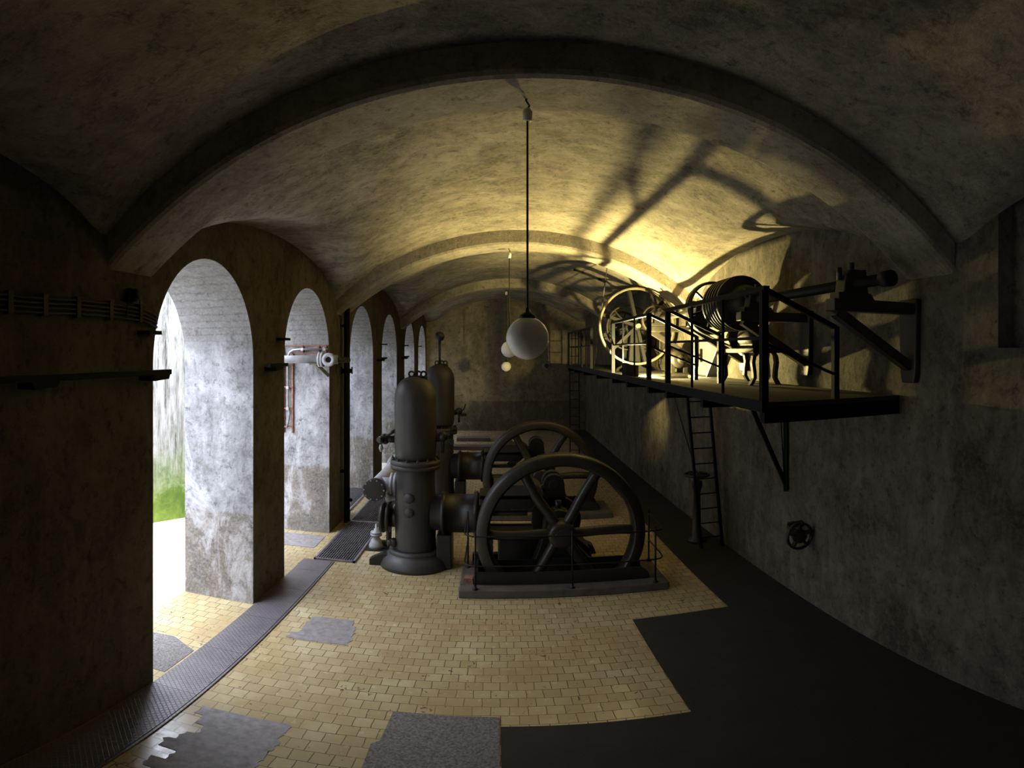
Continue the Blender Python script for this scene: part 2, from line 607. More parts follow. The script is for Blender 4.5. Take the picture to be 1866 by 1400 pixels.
mb = MB()
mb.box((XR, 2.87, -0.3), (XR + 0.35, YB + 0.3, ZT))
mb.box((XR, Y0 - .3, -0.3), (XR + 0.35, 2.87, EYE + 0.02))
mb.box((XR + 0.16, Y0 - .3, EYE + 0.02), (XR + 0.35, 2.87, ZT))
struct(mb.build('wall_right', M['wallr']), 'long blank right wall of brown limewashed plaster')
struct(MB().box((XL, YB, -0.3), (XR, YB + 0.3, ZT)).build('wall_back', M['wall']), 'far end wall under the vault')
struct(MB().box((XL, Y0 - 0.3, -0.3), (XR, Y0, ZT)).build('wall_front', M['vault']), 'end wall behind the viewer')

# floors
PIT = (0.02, 1.56, 6.9, 7.28)     # slots the flywheels run in (x0, x1, y0, y1)
DY = 3.35                         # from the front pump to the rear one
def floor_cells():
    mb = MB()
    xs = [XL, PIT[0] - 0.28, PIT[1] + 0.28, XR]
    ys = [Y0, PIT[2], PIT[3], PIT[2] + DY, PIT[3] + DY, YB]
    for j in range(5):
        for i in range(3):
            if i == 1 and j in (1, 3):
                continue
            mb.box((xs[i], ys[j], -0.5), (xs[i + 1], ys[j + 1], 0))
    mb.box((xs[1], PIT[2], -0.9), (xs[2], PIT[3] + DY, -0.5))
    return mb
struct(floor_cells().build('floor', M['tiles']), 'worn yellow clinker tiles laid in running bond')
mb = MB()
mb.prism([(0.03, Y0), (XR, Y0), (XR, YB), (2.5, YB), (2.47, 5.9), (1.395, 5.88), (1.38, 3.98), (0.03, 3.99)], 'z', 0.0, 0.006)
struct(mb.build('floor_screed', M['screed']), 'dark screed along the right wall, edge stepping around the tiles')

def patch(name, pts, mat, label, h=0.004):
    mb = MB().prism(pts, 'z', 0.0, h)
    return struct(mb.build(name, mat), label)

def ragged(x0, x1, y0, y1, t, jit, seed, cut=()):
    r = random.Random(seed)
    p = []
    n = max(2, round((y1 - y0) / t))
    left, right = [], []
    for k in range(n):
        ya, yb = y0 + (y1 - y0) * k / n, y0 + (y1 - y0) * (k + 1) / n
        l = x0 + r.choice((0, jit, jit * .5)) + r.uniform(-.01, .01)
        q = x1 - r.choice((0, jit, jit * .5)) + r.uniform(-.01, .01)
        for u in (0.02, .25, .5, .75, .98):
            left.append((l + r.uniform(-.016, .016), ya + (yb - ya) * u))
            right.append((q + r.uniform(-.016, .016), ya + (yb - ya) * u))
    return right + left[::-1]

patch('floor_patch', ragged(-1.98, -1.36, 5.25, 5.84, TILE, 0.08, 3), M['concrete'], 'grey cement patch among the tiles')
patch('floor_patch', ragged(-2.06, -1.38, 2.75, 3.78, TILE, 0.14, 11), M['concrete'], 'large ragged grey cement patch at the near left')
patch('floor_slab', [(-0.77, 2.2), (0.02, 2.2), (0.02, 4.12), (-0.74, 4.14), (-0.75, 3.72), (-0.80, 3.66), (-0.79, 3.4)], M['roughcon'], 'square of pebbly concrete let into the tiles', 0.012)

# yard outside the arches
mb = MB()
mb.box((-9.5, Y0 - 1, -0.32), (XO, YB + 3, -0.012))
for a, b in ARCH:
    mb.box((XO, a, -0.32), (XL, b, -0.012))
struct(mb.build('floor_yard', M['ground']), 'pale paving of the yard outside')
mb = MB()
for a, b in ARCH[:3]:
    mb.box((XO + 0.0, a, -0.012), (XL, b, 0.0))
struct(mb.build('floor_sill', M['tiles']), 'yellow tiles in the archways')
patch('floor_patch', [(-3.44, 4.16), (-2.63, 4.12), (-2.63, 4.62), (-2.95, 4.80), (-3.45, 4.74)], M['roughcon'], 'rough concrete strip in the nearest archway')
mb = MB()
mb.prism([(-7.6, -1.0), (-7.6, 4.2), (-5.5, 8.24), (-4.75, 9.75), (-4.75, YB + 2), (-5.2, YB + 2), (-5.2, 9.9), (-5.95, 8.4), (-8.1, 4.35), (-8.1, -1.0)], 'z', -0.012, 4.4)
mb2 = mb.build('wall_yard', M['moss'])
struct(mb2, 'streaked mossy retaining wall across the yard')

# ------------------------------------------------------------------ covers over the floor channel
G = 'steel covers over the floor channel'
joints = [2.1, 3.05, 4.05, 5.05, 6.05, 7.05, 7.5]
names = ['chequer plate cover at the bottom left corner of the floor', 'chequer plate cover beside the nearest brown pier', 'chequer plate cover beside the nearest archway, its near half', 'chequer plate cover beside the nearest archway, its far half', 'chequer plate cover in the shade of the second pier', 'chequer plate cover just past the second pier', 'short chequer plate cover touching the open grating']
joints = [2.0, 3.0, 3.9, 4.75, 5.6, 6.5, 7.2, 7.62]
for k in range(7):
    o = MB().box((-2.600, joints[k] + 0.0015, 0.0), (-2.195, joints[k + 1] - 0.0015, 0.012)).build('chequer_plate', M['chequer'], at=(-2.4, joints[k], 0))
    tag(o, names[k], 'floor cover', G)
struct(MB().box((-2.185, 2.0, 0.0), (-2.165, 7.62, 0.014)).build('trim_4', M['chequer']), 'steel edging between the channel covers and the tiles')

def grating(x0, x1, y0, y1, label, mat_bar, pitch=0.034):
    t = thing('floor_grating', ((x0 + x1) / 2, y0, 0), label, 'floor grating', 'open bar gratings over the channel')
    f = MB()
    w = 0.03
    f.box((x0, y0, 0), (x1, y0 + w, 0.03)).box((x0, y1 - w, 0), (x1, y1, 0.03)).box((x0, y0, 0), (x0 + w, y1, 0.03)).box((x1 - w, y0, 0), (x1, y1, 0.03))
    f.build('frame', M['steel'], t)
    b = MB()
    x = x0 + w + pitch / 2
    while x < x1 - w:
        b.box((x - .004, y0 + w, 0.002), (x + .004, y1 - w, 0.028))
        x += pitch
    y = y0 + w + 0.06
    while y < y1 - w:
        b.box((x0 + w, y - .003, 0.006), (x1 - w, y + .003, 0.024))
        y += 0.08
    b.build('bars', mat_bar, t)
    MB().box((x0 + .01, y0 + .01, 0.0), (x1 - .01, y1 - .01, 0.0015)).build('dark_depth_sheet', M['black'], t)  # black sheet on the floor imitates the dark depth under the bars
    return t
grating(-2.47, -1.89, 7.64, 9.6, 'dark bar grating in the floor left of the small valve', M['bars'])
grating(-2.47, -1.89, 9.62, 12.2, 'far bar grating running past the third archway', M['bars'])
grating(-3.4, -2.64, 10.3, 12.1, 'bright bar grating lying in the third archway', M['steel'])
o = MB().box((-3.4, 8.12, 0), (-2.62, 8.72, 0.008)).build('cover_plate', M['concrete'], at=(-3, 8.4, 0))
tag(o, 'plain grey cover plate lying in the second archway', 'floor cover')

# ------------------------------------------------------------------ pumps
def make_pump():
    vx, vy = -1.085, 7.79
    t = thing('piston_pump', (vx, vy, 0), 'front piston pump with a domed air vessel and open flywheel, nearest in the hall', 'pump', 'pair of piston pumps')
    # foot and barrel
    MB().lathe((vx, vy, 0), (0, 0, 1), [(0, .475), (.05, .47), (.12, .44), (.17, .385), (.19, .35), (.20, .35), (.25, .35), (.25, .30)], 48).build('bell_foot', M['vessel'], t)
    b = MB().lathe((vx, vy, 0), (0, 0, 1), [(.22, .285), (.28, .275), (.9, .275), (1.1, .265), (1.40, .262), (1.42, .262)], 48)
    b = b.build('barrel', M['vessel'], t)
    f = MB().lathe((vx, vy, 0), (0, 0, 1), [(1.40, .27), (1.405, .335), (1.46, .338), (1.463, .30), (1.468, .338), (1.525, .335), (1.53, .27)], 48).build('flange', M['vessel'], t)
    for k in range(14):
        a = 2 * PI * k / 14
        c = (vx + .312 * math.cos(a), vy + .312 * math.sin(a))
        MB().lathe((c[0], c[1], 1.52), (0, 0, 1), [(0, .018), (.025, .018), (.025, .010), (.045, .010)], 6).build('bolt', M['iron'], f)
    # domed air vessel
    prof = [(1.52, .25), (1.56, .272), (1.70, .283), (2.36, .285)]
    for k in range(1, 11):
        a = PI / 2 * k / 10
        prof.append((2.37 + .285 * math.sin(a) ** 1.15, .285 * math.cos(a) ** 0.75 if k < 10 else 0.0001))
    v = MB().lathe((vx, vy, 0), (0, 0, 1), prof, 56).build('air_vessel', M['vessel'], t)
    for k, (dx, dy, rot) in enumerate(((-.045, -.06, .2), (.045, -.03, .5), (.115, -.05, .6))):
        lug = MB()
        c = Vector((vx + dx, vy + dy, 2.685))
        ax = Vector((math.sin(rot) * .4, -1, 0)).normalized()
        lug.ring(c, ax, .022, .048, .032, 20)
        lug.bar(c - Vector((0.03, 0, 0.12)), c - Vector((0.03, 0, 0.03)), .035, .03).bar(c + Vector((0.03, 0, -0.12)), c + Vector((0.03, 0, -0.03)), .035, .03)
        lug.build('lifting_lug', M['iron'], v)
    # inspection caps
    for z in (1.03, 0.83):
        a = math.radians(-100)
        d = Vector((math.cos(a), math.sin(a), 0))
        MB().lathe(Vector((vx, vy, z)) + d * .25, d, [(0, .066), (.045, .066), (.06, .052), (.062, .0001)], 24).build('inspection_cap', M['vessel'], b)
    # paired blind flanges on the yard side
    s = MB().cyl((vx - .2, vy, .67), (vx - .34, vy, .67), .13, 24)
    s.lathe((vx - .34, vy, .67), (-1, 0, 0), [(0, .21), (.045, .21), (.045, .16), (.075, .16), (.075, .215), (.125, .215), (.13, .1), (.13, .0001)], 36)
    s.build('suction_flange', M['iron'], t)
    # bonnet valve high on the barrel
    s = MB().cyl((vx - .24, vy - .05, .98), (vx - .34, vy - .08, .97), .035, 14).ball((vx - .35, vy - .08, .97), .05, 14)
    s.cyl((vx - .35, vy - .08, .97), (vx - .37, vy - .09, 1.06), .022, 12)
    s.build('drain_cock', M['pipe'], t)
    s = MB().cyl((vx - .26, vy, 1.79), (vx - .41, vy, 1.79), .05, 16).ball((vx - .42, vy, 1.79), .075, 18).lathe((vx - .42, vy, 1.79), (-.5, -.85, 0), [(0, .05), (.1, .05), (.1, .035), (.13, .035)], 16)
    s = s.build('gauge_valve', M['iron'], t)
    MB().tube([(vx - .42, vy - .02, 1.80), (vx - .36, vy - .05, 1.86), (vx - .25, vy - .08, 1.93)], .022, 10).build('lever', M['iron'], s)
    MB().lathe((vx - .46, vy - .06, 1.72), (0, 0, -1), [(0, .02), (.05, .03), (.1, .012)], 12).build('spout', M['pipe'], s)
    s = MB().cyl((vx + .25, vy, 1.80), (vx + .36, vy, 1.83), .05, 16).ball((vx + .37, vy, 1.84), .07, 16)
    s.cyl((vx + .37, vy, 1.84), (vx + .37, vy, 1.62), .02, 10).tube([(vx + .37, vy, 1.84), (vx + .46, vy - .02, 1.87), (vx + .5, vy - .02, 1.98)], .016, 8).box((vx + .4, vy - .03, 1.74), (vx + .52, vy + .03, 1.80))
    s.build('water_gauge', M['iron'], t)
    # foot bracket and cleat
    MB().prism([(vx - .60, 0), (vx - .40, 0), (vx - .36, .17), (vx - .44, .17), (vx - .60, .085)], 'y', vy - .16, vy - .02).build('foot_bracket', M['iron'], t)
    MB().ball((vx - .27, vy - .1, .34), .07, 16).cyl((vx - .27, vy - .1, .34), (vx - .36, vy - .14, .34), .045, 12).build('drain_plug', M['iron'], t)
    # horizontal cylinder and crosshead guide
    zc = .77
    c = MB().lathe((vx + .22, vy, zc), (1, 0, 0), [(0, .24), (.14, .25), (.14, .30), (.19, .30), (.19, .27), (.57, .27), (.57, .31), (.62, .31), (.62, .29), (.66, .29), (.66, .1)], 40)
    c.build('pump_cylinder', M['iron'], t)
    g = MB()
    gx0, gx1 = vx + .86, vx + 1.62
    for y in (vy - .23, vy + .19):
        g.prism([(gx0, .47), (gx1, .47), (gx1, .56), (gx0 + .12, .56), (gx0 + .12, .9), (gx1 - .1, .9), (gx1, .99), (gx1, 1.08), (gx0, 1.08)], 'y', y, y + .04)
    g.box((gx0, vy - .23, .47), (gx1, vy + .23, .53)).box((gx0, vy - .23, 1.02), (gx1, vy + .23, 1.08))
    g.build('crosshead_guide', M['iron'], t, bevel=.012)
    h = MB()
    hood = [(vx + 1.05, 1.06), (vx + 1.66, 1.06)] + [(vx + 1.56 + .14 * math.cos(a), 1.08 + .14 * math.sin(a)) for a in [PI / 2 * k / 8 for k in range(9)]] + [(vx + 1.05, 1.22)]
    h.prism(hood, 'y', vy - .22, vy + .25)
    h.build('crosshead_hood', M['vessel'], t)
    MB().box((vx + .3, vy - .2, .0), (vx + .5, vy + .2, .5)).build('cylinder_saddle', M['iron'], t, bevel=.02)
    MB().cyl((vx + .8, vy, zc), (vx + 1.5, vy, zc), .035, 14).build('piston_rod', M['gear'], t)
    # crank, main bearings and pedestal
    fx, fz = .79, .70
    fy = 7.08
    MB().cyl((fx, fy - .16, fz), (fx, vy + .62, fz), .085, 24).build('crankshaft', M['iron'], t)
    cr = MB()
    web = [(fx - .16, fz - .12), (fx - .08, fz - .2), (fx + .08, fz - .2), (fx + .16, fz - .12)] + [(fx - .03 + .14 * math.cos(q), fz + .50 + .14 * math.sin(q)) for q in [PI * k / 10 for k in range(11)]]
    cr.prism(web, 'y', vy - .12, vy - .02)
    cr.prism(web, 'y', vy + .12, vy + .22)
    cr.lathe((fx, vy - .12, fz), (0, 1, 0), [(0, .33), (.1, .33)], 36).cyl((fx - .03, vy - .13, fz + .50), (fx - .03, vy + .23, fz + .50), .07, 18)
    cr.build('crank', M['iron'], t, bevel=.01)
    MB().bar((fx - .03, vy + .05, fz + .50), (gx1 - .3, vy + .05, zc), .07, .12).build('connecting_rod', M['gear'], t)
    for y0, y1 in ((7.32, 7.56), (vy + .36, vy + .58)):
        p = MB().prism([(fx - .42, 0), (fx + .62, 0), (fx + .58, .12), (fx + .42, .20), (fx + .24, .42), (fx + .2, .62)] + [(fx + .19 * math.cos(a), fz + .02 + .22 * math.sin(a)) for a in [PI * k / 10 for k in range(11)]] + [(fx - .2, .62), (fx - .25, .42), (fx - .34, .16), (fx - .42, .1)], 'y', y0, y1)
        p = p.build('bearing_pedestal', M['iron'], t, bevel=.015)
        MB().cyl((fx, (y0 + y1) / 2, fz + .22), (fx, (y0 + y1) / 2, fz + .34), .04, 14).build('oil_cup', M['iron'], p)
    MB().prism([(.02, 0), (1.30, 0), (1.22, .30), (1.05, .47), (.02, .50)], 'y', vy - .22, vy + .24).build('crank_bed', M['iron'], t, bevel=.02)
    MB().box((gx0 - .1, vy - .26, 0), (gx1 + .5, vy - .14, .12)).box((gx0 - .1, vy + .14, 0), (gx1 + .5, vy + .26, .12)).box((gx0, vy - .2, .0), (gx0 + .18, vy + .2, .48)).build('bed_frame', M['iron'], t, bevel=.01)
    # the flywheel
    R = 1.035
    w = MB().ring((fx, fy, fz), (0, 1, 0), R - .155, R, .22, 96).build('flywheel_rim', M['wheel'], t)
    MB().lathe((fx, fy - .15, fz), (0, 1, 0), [(0, .10), (0, .15), (.03, .17), (.27, .17), (.30, .15), (.30, .1)], 32).build('flywheel_hub', M['wheel'], t)
    for k in range(6):
        a = PI / 3 * k
        vsx = []
        for s_ in range(13):
            u = s_ / 12
            rr = .12 + (R - .25) * u
            aa = a + .035 * math.sin(PI * u)
            vsx.append((fx + rr * math.cos(aa), fy, fz + rr * math.sin(aa)))
        MB().tube(vsx, .064, 14).build('flywheel_spoke', M['wheel'], t)
    return t
pump = make_pump()
rear = copy_tree(pump)
rear.location = Vector(pump.location) + Vector((0, DY, 0))
for q in rear.children:
    if q.name.startswith('air_vessel'):
        q.scale = (1, 1, 1.03)
rear['label'] = 'rear piston pump, second behind the front one, its flywheel showing over the nearer wheel'

# float rod with a ball standing on the rear vessel
t = thing('float_rod', (-1.085, 7.79 + DY, 2.68), 'upright rod with a dark ball on top, standing on the rear air vessel', 'rod')
MB().cyl((-1.085, 11.14, 2.69), (-1.085, 11.14, 3.20), .024, 14).build('rod', M['iron'], t)
MB().ball((-1.085, 11.14, 3.27), .095, 24).build('ball', M['iron'], t)
MB().lathe((-1.085, 11.14, 2.68), (0, 0, 1), [(0, .07), (.05, .07), (.07, .04), (.12, .035)], 16).build('socket', M['iron'], t)

# delivery main with tees to both pumps
t = thing('delivery_pipe', (-1.6, 7.5, 0), 'light grey delivery pipe with a round blank flange, left of the front pump', 'pipe')
px, pz = -1.60, 1.13
mb = MB().cyl((px, 7.56, pz), (px, 12.0, pz), .115, 28)
mb = mb.build('main_pipe', M['pipe'], t)
fl = MB().lathe((px, 7.56, pz), (0, -1, 0), [(-.05, .15), (0, .15), (.0, .12), (.01, .155), (.045, .155), (.05, .14), (.05, .0001)], 36).build('blank_flange', M['vessel'], t)
for k in range(10):
    a = 2 * PI * k / 10
    MB().lathe((px + .135 * math.cos(a), 7.515, pz + .135 * math.sin(a)), (0, -1, 0), [(0, .011), (.012, .011)], 6).build('bolt', M['pipe'], fl)
for y in (7.86, 7.86 + DY):
    br = MB().cyl((px, y, pz), (px + .27, y, pz), .105, 24).lathe((px + .17, y, pz), (1, 0, 0), [(0, .11), (0, .175), (.04, .175), (.045, .15), (.05, .175), (.09, .175), (.09, .11)], 32)
    br.build('tee_branch', M['pipe'], t)
MB().lathe((px, 9.3, pz), (0, 1, 0), [(0, .115), (0, .165), (.045, .165), (.05, .14), (.055, .165), (.1, .165), (.1, .115)], 32).build('pipe_joint', M['pipe'], t)
for y in (8.6, 11.7):
    MB().bar((px, y, 0), (px, y, pz - .1), .06, .06).box((px - .09, y - .06, 0), (px + .09, y + .06, .02)).build('pipe_support', M['iron'], t)

# small valve by the grating
t = thing('floor_valve', (-1.77, 8.36, 0), 'small bell-shaped valve on the floor between the grating and the front pump', 'valve')
MB().box((-1.87, 8.2, 0), (-1.45, 8.62, .012)).build('valve_plate', M['iron'], t)
MB().lathe((-1.74, 8.34, .012), (0, 0, 1), [(0, .105), (.05, .105), (.13, .075), (.17, .05), (.2, .05), (.2, .085), (.225, .085), (.23, .06), (.24, .085), (.265, .08), (.27, .035), (.31, .03), (.31, .016), (.38, .014)], 28).build('valve_body', M['pipe'], t)
MB().cyl((-1.74, 8.34, .09), (-1.56, 8.42, .07), .05, 16).build('valve_outlet', M['vessel'], t)

# flywheel kerbs with troughs and guard rails, front and rear
def make_kerb():
    t = thing('flywheel_kerb', (.8, 6.66, 0), 'oil-stained kerb and black trough around the front flywheel slot', 'kerb', 'flywheel kerbs')
    k = MB()
    k.box((-.43, 6.62, 0), (2.02, 6.82, .11)).box((-.43, 6.82, 0), (-.26, 7.5, .11)).box((1.84, 6.82, 0), (2.02, 7.5, .11))
    k.build('kerb', M['kerb'], t, bevel=.015)
    g = MB()
    poly = [(-.24, .0), (1.83, .0), (1.83, .13)] + [(1.66 + .17 * math.cos(a), .14 + .13 * math.sin(a)) for a in [PI / 2 * j / 6 for j in range(7)]] + [(-.24, .27)]
    g.prism(poly, 'y', 6.83, 6.85)
    g.prism(poly, 'y', 7.29, 7.31)
    g.box((-.24, 6.83, 0), (-.22, 7.31, .27))
    g.build('trough', M['iron'], t)
    MB().box((-.38, 6.86, .11), (-.28, 7.0, .17)).lathe((-.3, 6.9, .13), (0, -1, 0), [(0, .03), (.05, .03)], 14).build('cleat', M['rust'], t)
    return t
kerb = make_kerb()
kerb2 = copy_tree(kerb)
kerb2.location = Vector(kerb.location) + Vector((0, DY, 0))
kerb2['label'] = 'rear flywheel kerb and trough seen through the front wheel'

t = thing('guard_rail', (.8, 6.66, 0), 'thin two-bar guard rail around the front flywheel', 'railing')
posts = [(-.36, 7.42), (-.24, 6.66), (.87, 6.66), (1.86, 6.66), (1.98, 7.42)]
for x, y in posts:
    MB().cyl((x, y, .11), (x, y, .86), .012, 10).lathe((x, y, .11), (0, 0, 1), [(0, .035), (.012, .035), (.02, .018), (.05, .016)], 12).build('post', M['geardark'], t)
for z in (.42, .80):
    pts = [(-.36, 7.42, z + .10), (-.365, 7.40, z + .04), (-.37, 7.34, z)]
    pts += [(-.37, 7.34 - .5 * j / 4, z) for j in range(1, 5)] + [(-.36, 6.76, z), (-.33, 6.70, z), (-.27, 6.665, z), (-.2, 6.66, z)]
    pts += [(.87, 6.66, z), (1.86, 6.66, z), (1.93, 6.68, z), (1.97, 6.75, z), (1.98, 6.85, z), (1.98, 7.42, z)]
    MB().tube(pts, .010, 8).build('rail', M['geardark'], t)

# low foundation strips at the far end
for y, x1, lab in ((17.4, .1, 'nearer dark foundation strip on the far floor'), (19.1, -.2, 'farther dark foundation strip on the far floor')):
    o = MB().box((-1.3, y, 0), (x1, y + .45, .11)).build('foundation_strip', M['kerb'], at=(-.6, y, 0))
    tag(o, lab, 'foundation', 'foundation strips')

# ------------------------------------------------------------------ globe lamps
def globe(x, y, z, r, label):
    top = arc(x, ZR)
    t = thing('globe_lamp', (x, y, top), label, 'lamp', 'opal globe lamps hung from the ribs')
    MB().ball((x, y, z), r, 40).build('globe', M['opal'], t)
    MB().lathe((x, y, z + r - .012), (0, 0, 1), [(0, .05), (.02, .05), (.035, .03), (.045, .012), (.07, .010)], 20).build('collar', M['geardark'], t)
    MB().cyl((x, y, z + r + .03), (x, y, top - .16), .007, 8).build('cord', M['geardark'], t)
    MB().lathe((x, y, top - .17), (0, 0, 1), [(0, .018), (.005, .030), (.07, .032), (.09, .022), (.10, .01)], 16).build('ceiling_rose', M['porcelain'], t)
    MB().tube([(x, y, top - .08), (x + .012, y, top - .05), (x, y, top - .03), (x - .01, y, top - .01), (x, y, top + .01)], .007, 8).build('hook', M['geardark'], t)
globe(.197, 3.70, 3.078, .136, 'large opal globe lamp hanging nearest, under the first rib')
globe(.213, 9.62, 3.02, .136, 'second opal globe lamp, half hidden behind the nearest one')
globe(.272, 16.1, 2.56, .136, 'farthest and lowest opal globe lamp, near the end wall')

# ------------------------------------------------------------------ gallery along the right wall
DZ = 2.60
t = thing('gallery', (2.6, 10, 2.43), 'dark plank gallery carried along the right wall', 'gallery')
d = MB()
holes = [(7.95, 9.0, 2.45, 3.06)]
ye = [4.03] + [v for h in holes for v in h[:2]] + [16.2]
for k in range(len(ye) - 1):
    y0, y1 = ye[k], ye[k + 1]
    hit = [h for h in holes if abs(h[0] - y0) < .01]
    if hit:
        d.box((2.0, y0, DZ - .04), (hit[0][2], y1, DZ))
        if hit[0][3] < XR - .02:
            d.box((hit[0][3], y0, DZ - .04), (XR, y1, DZ))
    elif abs(y0 - 9.0) < .01:                 # a board with a gap near the lamp
        d.box((2.0, y0, DZ - .04), (2.24, y1, DZ)).box((2.44, y0, DZ - .04), (XR, y1, DZ))
        d.prism([(2.24, y0), (2.44, y0), (2.44, 9.51), (2.24, 9.115)], 'z', DZ - .04, DZ)
        d.prism([(2.24, 9.22), (2.44, 9.79), (2.44, y1), (2.24, y1)], 'z', DZ - .04, DZ)
    else:
        d.box((2.0, y0, DZ - .04), (XR, y1, DZ))
d.build('deck', M['deck'], t)
for y in (4.03, 5.39, 6.62, 7.47, 8.74, 9.88, 11.5, 13.2, 14.8, 16.1):
    MB().box((1.99, y, DZ - .165), (XR, y + .08, DZ - .04)).build('joist', M['rail'], t)
MB().box((1.955, 4.0, DZ - .075), (2.0, 16.2, DZ + .015)).build('edge_angle', M['rail'], t)
for y in (6.1,):
    MB().bar((2.78, y, DZ - .1), (XR - .02, y, 1.36), .045, .045).bar((XR - .03, y, DZ - .05), (XR - .03, y, 1.30), .045, .045).bar((XR - .12, y, DZ - .05), (XR - .05, y, 1.5), .012, .012).build('knee_brace', M['rail'], t)

RT = 3.50
def railing(y0, y1, ys, label, slope_at=(), big=()):
    t = thing('gallery_railing', (2.0, y0, DZ), label, 'railing', 'railings along the gallery edge')
    tr = MB().box((1.975, y0 - .02, RT - .04), (2.025, y1 + .02, RT)).build('top_rail', M['rail'], t)
    MB().box((1.988, y0, 3.085), (2.012, y1, 3.11)).build('middle_rail', M['rail'], t)
    for y in ys:
        w = .028 if y in big else .011
        MB().box((2.0 - w, y - w, DZ if y not in big else DZ - .04), (2.0 + w, y + w, RT - .03)).build('post', M['rail'], t)
    for y in slope_at:
        MB().bar((2.0, y, RT - .02), (2.66, y, 3.19), .04, .04, up=(0, 1, 0)).build('sloping_rail', M['rail'], t)
        MB().bar((2.0, y, 3.06), (2.66, y, 2.80), .022, .022, up=(0, 1, 0)).build('sloping_middle_rail', M['rail'], t)
        MB().box((2.635, y - .025, DZ), (2.685, y + .025, 3.2)).build('inner_post', M['rail'], t)
railing(4.03, 6.64, (4.06, 4.9, 5.75, 6.62), 'dark railing at the near end of the gallery, with sloping end rails', (4.06, 6.62), (4.06, 6.62))
railing(7.47, 9.9, (7.49, 8.31, 9.09, 9.88), 'dark railing at the middle of the gallery, beside the large flywheel', (7.49,), (7.49, 9.88))
railing(12.17, 16.1, (12.19, 12.93, 13.6, 14.1, 14.7, 15.4, 16.08), 'dark railing at the far end of the gallery', (), (12.19, 13.6, 16.08))

def ladder(p0, p1, q0, q1, n, label, mat, wide=.028):
    """stiles from p0/p1 at the bottom to q0/q1 at the top"""
    t = thing('ladder', p0, label, 'ladder', 'steel ladders to the gallery')
    for a, b in ((p0, q0), (p1, q1)):
        MB().bar(a, b, wide, wide * 1.6, up=(0, 1, 0)).build('stile', mat, t)
    for k in range(n):
        u = (k + .7) / n
        MB().cyl(Vector(p0).lerp(Vector(q0), u), Vector(p1).lerp(Vector(q1), u), .010, 8).build('rung', mat, t)
ladder((2.93, 8.0, 0.006), (3.26, 8.0, 0.006), (2.69, 8.0, 2.56), (3.03, 8.0, 2.56), 11, 'near ladder leaning under the gallery hatch', M['rail'], .034)
ladder((2.07, 16.32, 0), (2.33, 16.32, 0), (2.05, 16.24, 3.4), (2.31, 16.24, 3.4), 14, 'far ladder at the end of the gallery', M['geardark'], .03)

# wall brackets, shaft and pulleys
SX, SZ = 2.68, 3.535
BY = 3.85
def make_bracket():
    t = thing('shaft_bracket', (XR, BY, 2.75), 'foremost iron wall bracket with a bearing, right of the gallery end', 'bracket', 'wall brackets of the line shaft')
    MB().prism([(BY - .10, 2.80), (BY - .08, 2.72), (BY + .08, 2.72), (BY + .10, 2.80), (BY + .12, 3.44), (BY - .12, 3.44)], 'x', XR - .06, XR).build('wall_plate', M['iron'], t, bevel=.01)
    MB().box((2.47, BY - .07, 3.31), (XR - .03, BY + .07, 3.41)).build('arm', M['iron'], t, bevel=.01)
    MB().bar((2.52, BY, 3.31), (XR - .05, BY, 2.86), .08, .09, up=(0, 1, 0)).build('strut', M['iron'], t)
    prof = [(-.17, 3.40), (.19, 3.40), (.15, 3.46), (.12, 3.46), (.10, 3.60), (.05, 3.65), (-.05, 3.65), (-.10, 3.60), (-.12, 3.46), (-.17, 3.46)]
    b = MB().prism([(SX + p, q) for p, q in prof], 'y', BY - .07, BY + .07).build('bearing', M['iron'], t, bevel=.012)
    for dx in (-.12, .0, .12):
        MB().cyl((SX + dx, BY, 3.56), (SX + dx, BY, 3.71 if dx == 0 else 3.66), .022, 10).build('bolt', M['iron'], b)
    return t
br = make_bracket()
blab = {5.62: 'second iron wall bracket, behind the near railing', 7.3: 'wall bracket just behind the spoked pulley', 9.3: 'wall bracket just short of the large gallery flywheel', 11.5: 'wall bracket beyond the large gallery flywheel', 13.4: 'farthest wall bracket near the end railing'}
for y, lab in blab.items():
    c = copy_tree(br)
    c.location = Vector(br.location) + Vector((0, y - BY, 0))
    c['label'] = lab

t = thing('line_shaft', (SX, 3.7, SZ), 'overhead line shaft with a grooved drum and a spoked pulley above the gallery', 'line shaft')
MB().cyl((SX, 3.38, SZ), (SX, 9.85, SZ), .045, 20).build('shaft', M['geardark'], t)
MB().lathe((SX, 3.34, SZ), (0, 1, 0), [(0, .05), (0, .062), (.1, .062), (.1, .048)], 20).build('shaft_collar', M['geardark'], t)
pr = [(5.96, .08), (5.96, .31), (6.01, .315)]
for k in range(5):
    y = 6.02 + .08 * k
    pr += [(y, .285), (y + .048, .285), (y + .05, .315), (y + .075, .315)]
pr += [(6.46, .31), (6.46, .08)]
MB().lathe((SX, 0, SZ), (0, 1, 0), pr, 48).build('grooved_drum', M['geardark'], t)
MB().lathe((SX, 0, SZ), (0, 1, 0), [(5.70, .08), (5.70, .13), (5.88, .20), (5.95, .20), (5.95, .08)], 36).build('cone_coupling', M['geardark'], t)

